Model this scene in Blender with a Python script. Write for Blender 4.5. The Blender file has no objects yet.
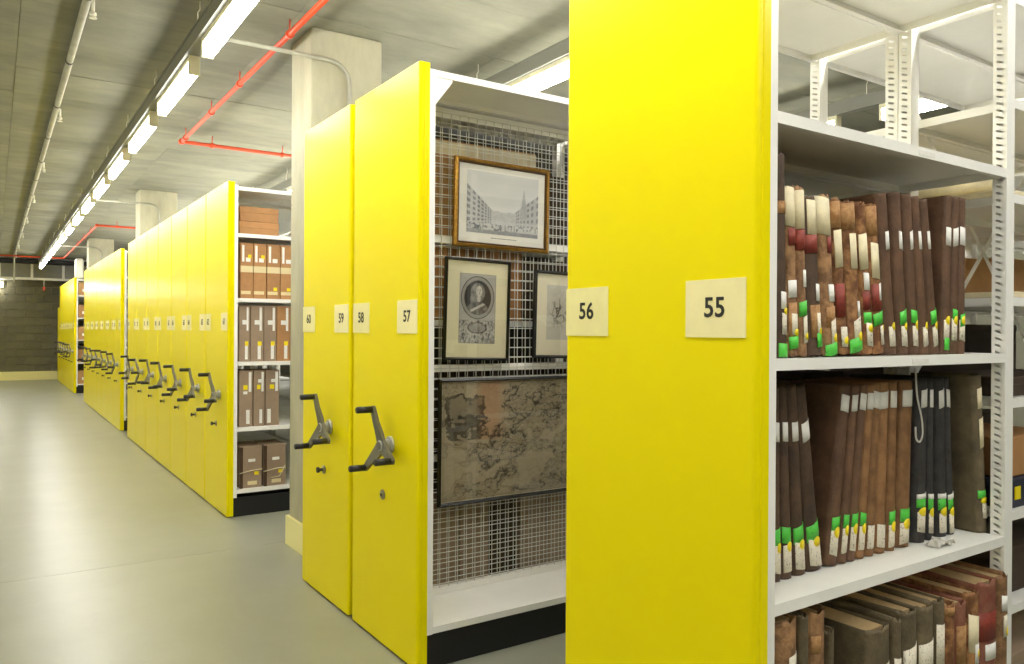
import bpy, math, random
import numpy as np
from mathutils import Vector, Matrix

sc = bpy.context.scene
C = sc.collection
rnd = random.Random(7)

# ------------------------------------------------------------------ camera, world, exposure
YAW, PITCH, ROLL, FPX = math.radians(33.7497), math.radians(-0.0611), math.radians(0.3396), 775.75
CAM = Vector((0, 0, 1.5))
FW = Vector((math.sin(YAW) * math.cos(PITCH), math.cos(YAW) * math.cos(PITCH), math.sin(PITCH)))
RT = Vector((math.cos(YAW), -math.sin(YAW), 0))
UP = RT.cross(FW)
RT, UP = RT * math.cos(ROLL) + UP * math.sin(ROLL), UP * math.cos(ROLL) - RT * math.sin(ROLL)
cam = bpy.data.cameras.new('camera')
cam.sensor_width = 36.0
cam.lens = FPX / 1024 * 36.0
cam.clip_start = 0.02
cam_o = bpy.data.objects.new('camera', cam)
C.objects.link(cam_o)
m = Matrix((RT, UP, -FW)).transposed().to_4x4()
m.translation = CAM
cam_o.matrix_world = m
sc.camera = cam_o

world = bpy.data.worlds.new('world')
sc.world = world
world.use_nodes = True
world.node_tree.nodes['Background'].inputs[0].default_value = (0.8, 0.85, 0.8, 1)
world.node_tree.nodes['Background'].inputs[1].default_value = 0.0

sc.view_settings.view_transform = 'Standard'
sc.view_settings.look = 'None'
sc.view_settings.gamma = 1.0
sc.view_settings.use_curve_mapping = False
sc.view_settings.exposure = 1.65
LAMP, LAMP_SIDE = 29.0, 9.0     # prismatic diffusers: bright lens below, dimmer frosted sides
LAMP_COL = (1.0, 0.98, 0.92)
try:
    sc.cycles.max_bounces = 10
    sc.cycles.diffuse_bounces = 6
    sc.cycles.sample_clamp_indirect = 6.0
    sc.cycles.use_light_tree = True
    sc.cycles.caustics_reflective = False
    sc.cycles.caustics_refractive = False
except Exception:
    pass

# ------------------------------------------------------------------ pixel -> direction helpers
def ray(x, y):
    return FW + RT * ((x - 512) / FPX) + UP * ((332 - y) / FPX)
def onX(x, y, X):
    d = ray(x, y); return CAM + d * (X / d.x)
def onY(x, y, Y):
    d = ray(x, y); return CAM + d * (Y / d.y)
def onZ(x, y, Z):
    d = ray(x, y); return CAM + d * ((Z - 1.5) / d.z)

# ------------------------------------------------------------------ materials
MATS = {}
def lin(c):
    return tuple((v / 12.92 if v <= 0.04045 else ((v + 0.055) / 1.055) ** 2.4) for v in [k / 255 for k in c])
def mat(name, col, rough=0.5, metal=0.0, var=0.0, scale=20.0, bump=0.0, bscale=60.0, spec=0.5, coat=0.0, emit=None, col2=None, rand=0.0, stretch=None, detail=6.0, contrast=None):
    """col in sRGB 0-255; var: value variation; col2: second colour mixed by noise; rand: per-object value variation"""
    mt = bpy.data.materials.new(name)
    mt.use_nodes = True
    nt = mt.node_tree
    N, L = nt.nodes, nt.links
    b = N['Principled BSDF']
    c = lin(col)
    b.inputs['Base Color'].default_value = (*c, 1)
    b.inputs['Roughness'].default_value = rough
    b.inputs['Metallic'].default_value = metal
    b.inputs['Specular IOR Level'].default_value = spec
    if coat:
        b.inputs['Coat Weight'].default_value = coat
        b.inputs['Coat Roughness'].default_value = 0.15
    tc = N.new('ShaderNodeTexCoord')
    vec = tc.outputs['Object']
    if stretch:
        mp = N.new('ShaderNodeMapping')
        mp.inputs['Scale'].default_value = stretch
        L.new(vec, mp.inputs['Vector']); vec = mp.outputs['Vector']
    oi = None
    if rand or var or col2 or bump:
        oi = N.new('ShaderNodeObjectInfo')
        ad = N.new('ShaderNodeVectorMath'); ad.operation = 'ADD'
        sc3 = N.new('ShaderNodeVectorMath'); sc3.operation = 'SCALE'; sc3.inputs['Scale'].default_value = 31.7
        cmb = N.new('ShaderNodeCombineXYZ')
        for k in range(3): L.new(oi.outputs['Random'], cmb.inputs[k])
        L.new(cmb.outputs[0], sc3.inputs[0])
        L.new(vec, ad.inputs[0]); L.new(sc3.outputs[0], ad.inputs[1]); vec = ad.outputs[0]
    src = None
    if var or col2:
        n = N.new('ShaderNodeTexNoise')
        n.inputs['Scale'].default_value = scale; n.inputs['Detail'].default_value = detail; n.inputs['Roughness'].default_value = 0.65
        L.new(vec, n.inputs['Vector'])
        rp = N.new('ShaderNodeValToRGB')
        lo, hi = contrast if contrast else (0.35, 0.65)
        rp.color_ramp.elements[0].position = lo; rp.color_ramp.elements[1].position = hi
        if col2:
            rp.color_ramp.elements[0].color = (*c, 1); rp.color_ramp.elements[1].color = (*lin(col2), 1)
        else:
            rp.color_ramp.elements[0].color = tuple(max(0, v * (1 - var)) for v in c) + (1,)
            rp.color_ramp.elements[1].color = tuple(min(1, v * (1 + var)) for v in c) + (1,)
        L.new(n.outputs['Fac'], rp.inputs['Fac'])
        src = rp.outputs['Color']
    if rand:
        hs = N.new('ShaderNodeHueSaturation')
        mr = N.new('ShaderNodeMapRange'); mr.inputs['To Min'].default_value = 1 - rand; mr.inputs['To Max'].default_value = 1 + rand
        L.new(oi.outputs['Random'], mr.inputs['Value']); L.new(mr.outputs[0], hs.inputs['Value'])
        if src: L.new(src, hs.inputs['Color'])
        else: hs.inputs['Color'].default_value = (*c, 1)
        src = hs.outputs['Color']
    if src: L.new(src, b.inputs['Base Color'])
    if bump:
        n2 = N.new('ShaderNodeTexNoise'); n2.inputs['Scale'].default_value = bscale; n2.inputs['Detail'].default_value = 5
        L.new(vec, n2.inputs['Vector'])
        bp = N.new('ShaderNodeBump'); bp.inputs['Strength'].default_value = bump; bp.inputs['Distance'].default_value = 0.01
        L.new(n2.outputs['Fac'], bp.inputs['Height']); L.new(bp.outputs[0], b.inputs['Normal'])
    if emit:
        b.inputs['Emission Color'].default_value = (*emit[0], 1)
        b.inputs['Emission Strength'].default_value = emit[1]
    MATS[name] = mt
    return mt

mat('yellow', (242, 226, 6), 0.3, spec=0.1)
mat('white_steel', (245, 244, 239), 0.38, var=0.03, scale=3)
mat('grey_steel', (150, 150, 145), 0.4, metal=0.6, var=0.08, scale=8)
mat('shade_sheet_dark', (58, 57, 52), 0.6)  # dark tone standing in for the shade behind the wire mesh
mat('plinth_black', (22, 22, 24), 0.55)
mat('grip_black', (38, 36, 34), 0.5, bump=0.05, bscale=120)
mat('arm_grey', (112, 110, 102), 0.36, metal=0.5)
mat('hub_silver', (190, 190, 184), 0.35, metal=0.3)
mat('lock_steel', (170, 165, 140), 0.3, metal=0.9)
mat('label_paper', (240, 232, 165), 0.5, var=0.03, scale=15)
mat('label_paper_white', (246, 236, 178), 0.5, var=0.03, scale=15)
mat('ink', (26, 28, 26), 0.6)
mat('ink_grey', (96, 98, 100), 0.6)
mat('floor_paint', (148, 149, 132), 0.33, var=0.09, scale=1.3, spec=0.5, bump=0.03, bscale=2.2, contrast=(0.3, 0.7))
mat('floor_joint', (70, 70, 64), 0.8)
mat('concrete', (117, 116, 99), 0.85, var=0.30, scale=2.6, bump=0.25, bscale=14, rand=0.07, detail=9, contrast=(0.25, 0.75), stretch=(0.55, 1.2, 1))
mat('concrete_joint', (72, 71, 62), 0.95)
mat('pillar_concrete', (172, 168, 144), 0.8, var=0.22, scale=5, bump=0.3, bscale=22, detail=9, contrast=(0.25, 0.75), stretch=(1, 1, 0.35))
mat('block_dark', (108, 104, 82), 0.8, var=0.12, scale=9, bump=0.3, bscale=60, rand=0.10)
mat('mortar', (150, 148, 132), 0.9)
mat('wall_paint', (236, 234, 224), 0.7, var=0.03, scale=2)
mat('skirting_cream', (244, 236, 170), 0.45)
mat('pipe_red', (204, 68, 24), 0.4, var=0.06, scale=6)
mat('pipe_white', (214, 212, 198), 0.4, var=0.05, scale=6)
mat('clip_dark', (52, 48, 44), 0.6)
mat('duct_black', (16, 16, 16), 0.6)
mat('mesh_grey', (196, 194, 186), 0.7, var=0.06, scale=30)
mat('duct_grey', (126, 124, 114), 0.7, var=0.06, scale=12)
mat('lamp', (255, 255, 240), 0.4, emit=(LAMP_COL, LAMP))
mat('lamp_side', (255, 255, 240), 0.4, emit=(LAMP_COL, LAMP_SIDE))
mat('lamp_wall', (255, 255, 240), 0.4, emit=((1.0, 0.98, 0.9), 20.0))
mat('lamp_housing', (214, 208, 178), 0.45)
mat('trunking', (116, 116, 106), 0.6)
mat('pipe_pale', (158, 156, 140), 0.45, var=0.12, scale=9)
mat('wall_dark', (132, 130, 114), 0.8, var=0.06, scale=3)
mat('wire', (222, 222, 214), 0.45)
mat('gilt', (178, 134, 58), 0.34, metal=0.75, var=0.25, scale=60, bump=0.15, bscale=150)
mat('gilt_dark', (92, 62, 26), 0.4, metal=0.4)
mat('frame_black', (20, 18, 17), 0.35)
mat('mount_white', (244, 241, 230), 0.8)
mat('mount_cream', (234, 226, 188), 0.8)
mat('mount_cream_pale', (236, 228, 200), 0.8)
mat('backing', (120, 92, 60), 0.8)
mat('card_brown', (174, 128, 82), 0.75, var=0.08, scale=14, rand=0.08)
mat('card_grey', (156, 134, 112), 0.75, var=0.07, scale=14, rand=0.06)
mat('card_tan', (186, 142, 92), 0.75, var=0.1, scale=10, rand=0.08)
mat('card_dark', (62, 48, 36), 0.75, var=0.2, scale=8, rand=0.1)
mat('card_navy', (42, 46, 62), 0.6, var=0.1, scale=8)
mat('card_ivory', (214, 202, 168), 0.7, var=0.06, scale=10)
mat('card_edge', (70, 48, 30), 0.8)
mat('tape_cream', (222, 206, 160), 0.6)
mat('string_cotton', (226, 214, 176), 0.8)
mat('book_dark', (66, 50, 38), 0.68, col2=(94, 72, 54), scale=14, bump=0.25, bscale=120, rand=0.12)
mat('book_brown', (86, 61, 44), 0.66, col2=(114, 83, 60), scale=16, bump=0.25, bscale=120, rand=0.10)
mat('book_tan', (114, 80, 48), 0.66, col2=(150, 110, 70), scale=18, bump=0.25, bscale=120, rand=0.10)
mat('book_suede', (122, 90, 62), 0.8, col2=(176, 134, 92), scale=18, bump=0.5, bscale=70, rand=0.12, contrast=(0.42, 0.62))
mat('book_rust', (108, 68, 40), 0.75, col2=(176, 128, 80), scale=22, bump=0.5, bscale=70, rand=0.12, contrast=(0.42, 0.64))
mat('book_olive', (86, 76, 58), 0.8, col2=(116, 102, 76), scale=14, bump=0.4, bscale=80, rand=0.10)
mat('book_black', (44, 42, 42), 0.7, col2=(62, 60, 58), scale=20, bump=0.2, bscale=160, rand=0.1)
mat('book_pink', (150, 104, 82), 0.75, col2=(128, 66, 54), scale=12, bump=0.4, bscale=70)
mat('pages', (176, 150, 108), 0.85, var=0.25, scale=90, stretch=(6, 1, 0.3))
mat('red_leather', (150, 62, 44), 0.6, col2=(120, 44, 36), scale=40, bump=0.2, bscale=100, rand=0.1)
mat('tan_leather', (188, 146, 96), 0.75, col2=(150, 104, 60), scale=60, bump=0.3, bscale=90, rand=0.08)
mat('vellum', (232, 220, 184), 0.6, var=0.08, scale=40)
mat('paper_white', (238, 236, 230), 0.6, var=0.05, scale=60)
mat('tag_paper', (228, 220, 200), 0.65, col2=(70, 66, 62), scale=150, contrast=(0.57, 0.66), stretch=(1.6, 1, 1))
mat('tag_green', (84, 204, 70), 0.5, col2=(30, 96, 36), scale=120, contrast=(0.6, 0.72), stretch=(.5, 1, 1.6))
mat('tag_yellow', (250, 226, 20), 0.45)

def print_material(name):
    mt = bpy.data.materials.new(name); mt.use_nodes = True
    N, L = mt.node_tree.nodes, mt.node_tree.links
    a = N.new('ShaderNodeAttribute'); a.attribute_name = 'ink'
    L.new(a.outputs['Color'], N['Principled BSDF'].inputs['Base Color'])
    N['Principled BSDF'].inputs['Roughness'].default_value = 0.75
    MATS[name] = mt
print_material('print')
def glass_material():
    mt = bpy.data.materials.new('picture_glass'); mt.use_nodes = True
    N, L = mt.node_tree.nodes, mt.node_tree.links
    for n in list(N):
        if n.type == 'BSDF_PRINCIPLED': N.remove(n)
    out = [n for n in N if n.type == 'OUTPUT_MATERIAL'][0]
    mx = N.new('ShaderNodeMixShader'); tr = N.new('ShaderNodeBsdfTransparent'); gl = N.new('ShaderNodeBsdfGlossy')
    gl.inputs['Roughness'].default_value = 0.015
    lw = N.new('ShaderNodeLayerWeight'); lw.inputs['Blend'].default_value = 0.5
    pw = N.new('ShaderNodeMath'); pw.operation = 'POWER'; pw.inputs[1].default_value = 5.0
    ma = N.new('ShaderNodeMath'); ma.operation = 'MULTIPLY_ADD'; ma.inputs[1].default_value = 0.9; ma.inputs[2].default_value = 0.045
    L.new(lw.outputs['Facing'], pw.inputs[0]); L.new(pw.outputs[0], ma.inputs[0])
    L.new(ma.outputs[0], mx.inputs[0]); L.new(tr.outputs[0], mx.inputs[1]); L.new(gl.outputs[0], mx.inputs[2])
    L.new(mx.outputs[0], out.inputs['Surface'])
    MATS['picture_glass'] = mt
glass_material()

# ------------------------------------------------------------------ mesh helpers
class MB:
    def __init__(s): s.v, s.f, s.sm = [], [], []
    def add(s, vs, fs, smooth=False):
        o = len(s.v); s.v += [tuple(p) for p in vs]; s.f += [tuple(i + o for i in f) for f in fs]; s.sm += [smooth] * len(fs)
        return s
    def box(s, x0, x1, y0, y1, z0, z1):
        vs = [(x0, y0, z0), (x1, y0, z0), (x1, y1, z0), (x0, y1, z0), (x0, y0, z1), (x1, y0, z1), (x1, y1, z1), (x0, y1, z1)]
        return s.add(vs, [(0, 3, 2, 1), (4, 5, 6, 7), (0, 1, 5, 4), (1, 2, 6, 5), (2, 3, 7, 6), (3, 0, 4, 7)])
    def bbox(s, x0, x1, y0, y1, z0, z1, b=0.004):
        """box with bevelled edges (44 tris)"""
        b = min(b, (x1 - x0) * .45, (y1 - y0) * .45, (z1 - z0) * .45)
        cx, cy, cz = (x0 + x1) / 2, (y0 + y1) / 2, (z0 + z1) / 2
        hx, hy, hz = (x1 - x0) / 2, (y1 - y0) / 2, (z1 - z0) / 2
        idx = {}; vs = []
        for sx in (-1, 1):
            for sy in (-1, 1):
                for sz in (-1, 1):
                    for a in range(3):
                        p = [sx * (hx - b), sy * (hy - b), sz * (hz - b)]
                        p[a] = (sx * hx, sy * hy, sz * hz)[a]
                        idx[(sx, sy, sz, a)] = len(vs); vs.append((p[0] + cx, p[1] + cy, p[2] + cz))
        fs = []
        S = (-1, 1)
        for a in range(3):
            u, w = [k for k in range(3) if k != a]
            for sg in S:
                q = []
                for su, sw in ((-1, -1), (1, -1), (1, 1), (-1, 1)):
                    k = [0, 0, 0]; k[a] = sg; k[u] = su; k[w] = sw; q.append(idx[(*k, a)])
                fs.append(tuple(q))
        for a in range(3):            # edges along axis a
            u, w = [k for k in range(3) if k != a]
            for su in S:
                for sw in S:
                    def g(sa, face):
                        k = [0, 0, 0]; k[a] = sa; k[u] = su; k[w] = sw; return idx[(*k, face)]
                    fs.append((g(-1, u), g(1, u), g(1, w), g(-1, w)))
        for sx in S:
            for sy in S:
                for sz in S:
                    fs.append(tuple(idx[(sx, sy, sz, a)] for a in range(3)))
        return s.add(vs, fs)
    def prism(s, poly, z0, z1, smooth=False):
        """poly: list of (x,y); extruded along z"""
        n = len(poly)
        vs = [(x, y, z0) for x, y in poly] + [(x, y, z1) for x, y in poly]
        fs = [(i, (i + 1) % n, n + (i + 1) % n, n + i) for i in range(n)]
        s.add(vs, fs, smooth)
        o = len(s.v) - 2 * n
        s.f += [tuple(o + i for i in reversed(range(n))), tuple(o + n + i for i in range(n))]; s.sm += [False, False]
        return s
    def cyl(s, p0, p1, r, n=12, r1=None, cap=True):
        p0, p1 = Vector(p0), Vector(p1); d = (p1 - p0).normalized()
        a = Vector((0, 0, 1)) if abs(d.z) < .9 else Vector((1, 0, 0))
        u = d.cross(a).normalized(); w = d.cross(u); r1 = r if r1 is None else r1
        vs = []
        for p, q in ((p0, r), (p1, r1)):
            for i in range(n):
                t = 2 * math.pi * i / n; vs.append(p + u * (q * math.cos(t)) + w * (q * math.sin(t)))
        fs = [(i, (i + 1) % n, n + (i + 1) % n, n + i) for i in range(n)]
        s.add(vs, fs, True)
        if cap:
            o = len(s.v) - 2 * n
            s.f += [tuple(o + i for i in reversed(range(n))), tuple(o + n + i for i in range(n))]; s.sm += [False, False]
        return s
    def tube(s, pts, r, n=10):
        pts = [Vector(p) for p in pts]
        vs = []; prev = None
        for i, p in enumerate(pts):
            d = (pts[min(i + 1, len(pts) - 1)] - pts[max(i - 1, 0)]).normalized()
            if prev is None:
                a = Vector((0, 0, 1)) if abs(d.z) < .9 else Vector((1, 0, 0)); u = d.cross(a).normalized()
            else:
                u = (prev - d * prev.dot(d)).normalized()
            prev = u; w = d.cross(u)
            for k in range(n):
                t = 2 * math.pi * k / n; vs.append(p + u * (r * math.cos(t)) + w * (r * math.sin(t)))
        fs = [(i * n + k, i * n + (k + 1) % n, (i + 1) * n + (k + 1) % n, (i + 1) * n + k) for i in range(len(pts) - 1) for k in range(n)]
        s.add(vs, fs, True)
        o = len(s.v) - len(vs)
        s.f += [tuple(o + k for k in reversed(range(n))), tuple(o + len(vs) - n + k for k in range(n))]; s.sm += [False, False]
        return s
    def mesh(s, name, material):
        me = bpy.data.meshes.new(name); me.from_pydata(s.v, [], s.f)
        me.polygons.foreach_set('use_smooth', s.sm)
        import bmesh
        bm = bmesh.new(); bm.from_mesh(me); bmesh.ops.recalc_face_normals(bm, faces=bm.faces); bm.to_mesh(me); bm.free()
        me.materials.append(MATS[material]); me.update()
        return me
    def build(s, name, material, parent=None, loc=None, rot=None):
        return inst(name, s.mesh(name, material), parent, loc, rot)

def inst(name, me, parent=None, loc=None, rot=None):
    o = bpy.data.objects.new(name, me); C.objects.link(o)
    if parent is not None: o.parent = parent
    if loc is not None: o.location = loc
    if rot is not None: o.rotation_euler = rot
    return o
def tag(o, label, cat, group=None):
    o['label'] = label; o['category'] = cat
    if group: o['group'] = group
    return o
def thing(name, label, cat, loc=(0, 0, 0), rot=(0, 0, 0), group=None):
    o = bpy.data.objects.new(name, None); C.objects.link(o); o.empty_display_size = 0.1
    o.location = loc; o.rotation_euler = rot
    return tag(o, label, cat, group)
def struct(o):
    o['kind'] = 'structure'; return o
ORD = ['first', 'second', 'third', 'fourth', 'fifth', 'sixth', 'seventh', 'eighth', 'ninth', 'tenth', 'eleventh', 'twelfth', 'thirteenth', 'fourteenth', 'fifteenth', 'sixteenth', 'seventeenth', 'eighteenth', 'nineteenth', 'twentieth']

# ------------------------------------------------------------------ the room
XL, XR, YF, YB, ZC = -1.5, 8.6, -3.6, 26.5, 3.5
XP = 1.5436                                    # plane of the yellow end panels
floor = struct(MB().box(XL - .2, XR + .2, YF - .2, YB + .2, -0.2, -0.012).build('floor', 'floor_joint'))
jy = [YF] + [5.46 + 7.2 * k for k in (-1, 0, 1, 2)] + [YB]
for i in range(len(jy) - 1):
    for a, b in ((XL, 3.6), (3.6, XR)):
        MB().box(a + .002, b - .002, jy[i] + .002, jy[i + 1] - .002, -0.011, 0.0).build('slab', 'floor_paint', floor)

ceiling = struct(MB().box(XL - .2, XR + .2, YF - .2, YB + .2, ZC + .02, ZC + .2).build('ceiling', 'concrete_joint'))
xs = [0.13 + 1.46 * k for k in range(-1, 6)]
ny = int((YB - YF) / .745) + 1
for k in range(ny):
    y0 = 7.04 + .745 * (k - 14)
    y1 = y0 + .745
    if y0 < YF: y0 = YF
    if y1 > YB: y1 = YB
    if y1 <= y0: continue
    off = 0.0
    for i in range(len(xs)):
        a = xs[i] + off - 1.46 * (1 if i == 0 else 0)
        b = xs[i] + off + 1.46
        if i == 0: a = XL
        else: a = xs[i] + off
        b = xs[i + 1] + off if i + 1 < len(xs) else XR
        dz = rnd.uniform(-.0025, .0025)
        MB().box(a + .0012, b - .0012, y0 + .002, y1 - .002, ZC + dz, ZC + .019).build('panel', 'concrete', ceiling)

wall_back = struct(MB().box(XL - .2, XR + .2, YB + .03, YB + .25, 0, ZC).build('wall_back', 'mortar'))
bh, bl = 0.225, 0.45
for r in range(16):
    z0 = r * bh; off = (r % 2) * bl / 2
    for k in range(13):
        a = XL + k * bl - off; b = a + bl
        a = max(a, XL); z1 = min(z0 + bh, ZC)
        if z1 - z0 < .05: continue
        d = rnd.uniform(0, .003)
        MB().bbox(a + .005, b - .005, YB - d, YB + .035, z0 + .005, z1 - .005, .003).build('block', 'block_dark', wall_back)
struct(MB().bbox(XL, 4.2, YB - .03, YB - .004, 0.0, .25, .004).build('baseboard_back', 'skirting_cream'))
struct(MB().box(XL - .2, XL, YF, YB + .03, 0, ZC).build('wall_left', 'wall_paint'))
struct(MB().box(XR, XR + .2, YF, YB + .03, 0, ZC).build('wall_right', 'wall_dark'))
struct(MB().box(XL - .2, XR + .2, YF - .2, YF, 0, ZC).build('wall_front', 'wall_dark'))

# concrete pillars with cream skirting
PIL = [4.98, 12.18, 19.38]
for i, y in enumerate(PIL):
    t = thing('concrete_pillar', ['square concrete pillar with cream skirting beside the panel numbered 60',
                                  'square concrete pillar rising behind the long middle row of yellow panels',
                                  'small distant concrete pillar nearest the block back wall'][i], 'pillar', (1.73, y, 0), group='concrete pillars in the racking row')
    MB().bbox(0, .5, 0, .41, 0, ZC, .008).build('shaft', 'pillar_concrete', t)
    s = .02
    sk = MB()
    sk.prism([(-s, -s), (.5 + s, -s), (.5 + s, .41 + s), (-s, .41 + s)], 0, .2)
    sk.build('skirting', 'skirting_cream', t)

# ------------------------------------------------------------------ mobile shelving units
def panel_mesh(D, H=2.68):
    r, T = .012, .05
    poly = []
    def arc(cx, cy, a0, a1, n=4):
        for i in range(n + 1):
            a = math.radians(a0 + (a1 - a0) * i / n); poly.append((cx + r * math.cos(a), cy + r * math.sin(a)))
    arc(r, r, 180, 270)
    poly.extend([(.018, 0), (.021, .0035), (.024, 0)])      # folded seam in the return
    poly.append((T, 0)); poly.append((T, D))
    poly.extend([(.024, D), (.021, D - .0035), (.018, D)])
    arc(r, D - r, 90, 180)
    return MB().prism(poly, .012, H)
def shelf_mb(x0, x1, y0, y1, z, lip=.03, t=.003):
    """folded steel shelf: plate with lips, top face at z"""
    m = MB().box(x0, x1, y0, y1, z - t, z)
    m.box(x0, x1, y0, y0 + .004, z - lip, z - t); m.box(x0, x1, y0 + .004, y0 + .018, z - lip, z - lip + .003)
    m.box(x0, x1, y1 - .004, y1, z - lip, z - t); m.box(x0, x1, y1 - .018, y1 - .004, z - lip, z - lip + .003)
    m.box(x0, x0 + .004, y0 + .004, y1 - .004, z - lip, z - t)
    m.box(x1 - .004, x1, y0 + .004, y1 - .004, z - lip, z - t)
    return m
def upright_mb(x0, x1, y0, y1, z0, z1, slots=True):
    """hollow post; -X and +X faces carry real slanted slots"""
    if not slots:
        return MB().box(x0, x1, y0, y1, z0, z1)
    m = MB(); t = .0025
    m.box(x0, x1, y0, y0 + t, z0, z1); m.box(x0, x1, y1 - t, y1, z0, z1)
    for xa in (x0, x1 - t):
        ya, yb = y0 + t, y1 - t
        w = yb - ya; s0, s1 = ya + w * .22, ya + w * .78
        m.box(xa, xa + t, ya, s0, z0, z1); m.box(xa, xa + t, s1, yb, z0, z1)
        z = z0
        k = 0
        hole, pitch, sl = .007, .0233, .008
        while z < z1:
            e = min(z + pitch - hole, z1)
            # bridge between two slots, with sloping ends
            vs = []
            for xx in (xa, xa + t):
                vs += [(xx, s0, z), (xx, s1, z + sl), (xx, s1, e + sl), (xx, s0, e)]
            m.add(vs, [(0, 1, 2, 3), (7, 6, 5, 4), (0, 4, 5, 1), (3, 2, 6, 7)])
            z += pitch
    return m

_digits = {}
def digit_mesh(txt, size):
    key = (txt, size)
    if key in _digits: return _digits[key]
    cu = bpy.data.curves.new('number_text', 'FONT'); cu.body = txt; cu.size = size; cu.align_x = 'CENTER'; cu.align_y = 'CENTER'
    cu.offset = size * .018; cu.extrude = .0003; cu.space_character = 1.02; cu.resolution_u = 3
    o = bpy.data.objects.new('number_text', cu); C.objects.link(o)
    dg = bpy.context.evaluated_depsgraph_get()
    me = bpy.data.meshes.new_from_object(o.evaluated_get(dg))
    bpy.data.objects.remove(o); bpy.data.curves.remove(cu)
    me.materials.clear(); me.materials.append(MATS['ink']); me.name = 'number_text'
    _digits[key] = me
    return me

_cache = {}
def cached(key, fn):
    if key not in _cache: _cache[key] = fn()
    return _cache[key]
def arm_mesh():
    m = MB(); 
    # tapered flat arm pointing to +z, made of a short run of sections, cranked outwards near its end
    secs = [(-.012, .040, -.050, -.040), (.05, .029, -.060, -.042), (.11, .020, -.072, -.055), (.17, .016, -.080, -.063), (.186, .010, -.079, -.064)]
    vs = []
    for z, w, xa, xb in secs:
        vs += [(xa, -w, z), (xa, w, z), (xb, w, z), (xb, -w, z)]
    fs = []
    for i in range(len(secs) - 1):
        for k in range(4): fs.append((4 * i + k, 4 * i + (k + 1) % 4, 4 * i + 4 + (k + 1) % 4, 4 * i + 4 + k))
    fs += [(3, 2, 1, 0), tuple(4 * (len(secs) - 1) + k for k in range(4))]
    return m.add(vs, fs).mesh('arm', 'arm_grey')
def crank(parent, y, z, ang):
    """three-armed turning handle on the panel face; ang: degrees from +Y of the first arm"""
    hub = inst('crank_handle', cached('hub', lambda: MB().cyl((0, 0, 0), (-.012, 0, 0), .040, 20).cyl((-.012, 0, 0), (-.06, 0, 0), .028, 18, r1=.024).mesh('crank_handle', 'hub_silver')), parent, (-.0005, y, z))
    am = cached('arm', arm_mesh)
    gm = cached('grip', lambda: MB().cyl((-.07, 0, .170), (-.076, 0, .170), .010, 12).cyl((-.076, 0, .170), (-.152, 0, .170), .0155, 14).cyl((-.152, 0, .170), (-.156, 0, .170), .0155, 14, r1=.012).mesh('grip', 'grip_black'))
    cm = cached('cap', lambda: MB().cyl((-.058, 0, 0), (-.064, 0, 0), .02, 16).mesh('hub_cap', 'arm_grey'))
    for k in range(3):
        a = math.radians(ang + 120 * k - 90)
        inst('arm', am, hub, None, (a, 0, 0))
        inst('grip', gm, hub, None, (a, 0, 0))
    inst('hub_cap', cm, hub)
    return hub
def lock(parent, y, z, knob):
    e = inst('lock', cached('lock', lambda: MB().cyl((0, 0, 0), (-.006, 0, 0), .024, 18).cyl((-.006, 0, 0), (-.010, 0, 0), .016, 18).mesh('lock', 'lock_steel')), parent, (-.0005, y, z))
    if knob:
        inst('knob', cached('knob', lambda: MB().cyl((-.010, 0, 0), (-.03, 0, 0), .008, 12).cyl((-.03, 0, 0), (-.042, 0, 0), .016, 14).mesh('knob', 'grip_black')), e)
    else:
        inst('keyway', cached('keyway', lambda: MB().cyl((-.010, 0, 0), (-.013, 0, 0), .007, 12).mesh('keyway', 'clip_dark')), e)
def number_label(parent, y0, y1, z0, z1, txt, material='label_paper', size=.072):
    w, h = y1 - y0, z1 - z0
    pl = inst('number_label', cached(('lab', round(w, 3), round(h, 3), material), lambda: MB().box(-.0025, -.0004, -w / 2, w / 2, -h / 2, h / 2).mesh('number_label', material)), parent, (0, (y0 + y1) / 2, (z0 + z1) / 2))
    if txt:
        # text plane: reads left to right towards -Y when seen from -X
        o = inst('number_text', digit_mesh(txt, size), pl, (-.0031, 0, 0))
        o.rotation_euler = (math.pi / 2, 0, -math.pi / 2)
    return pl

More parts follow.
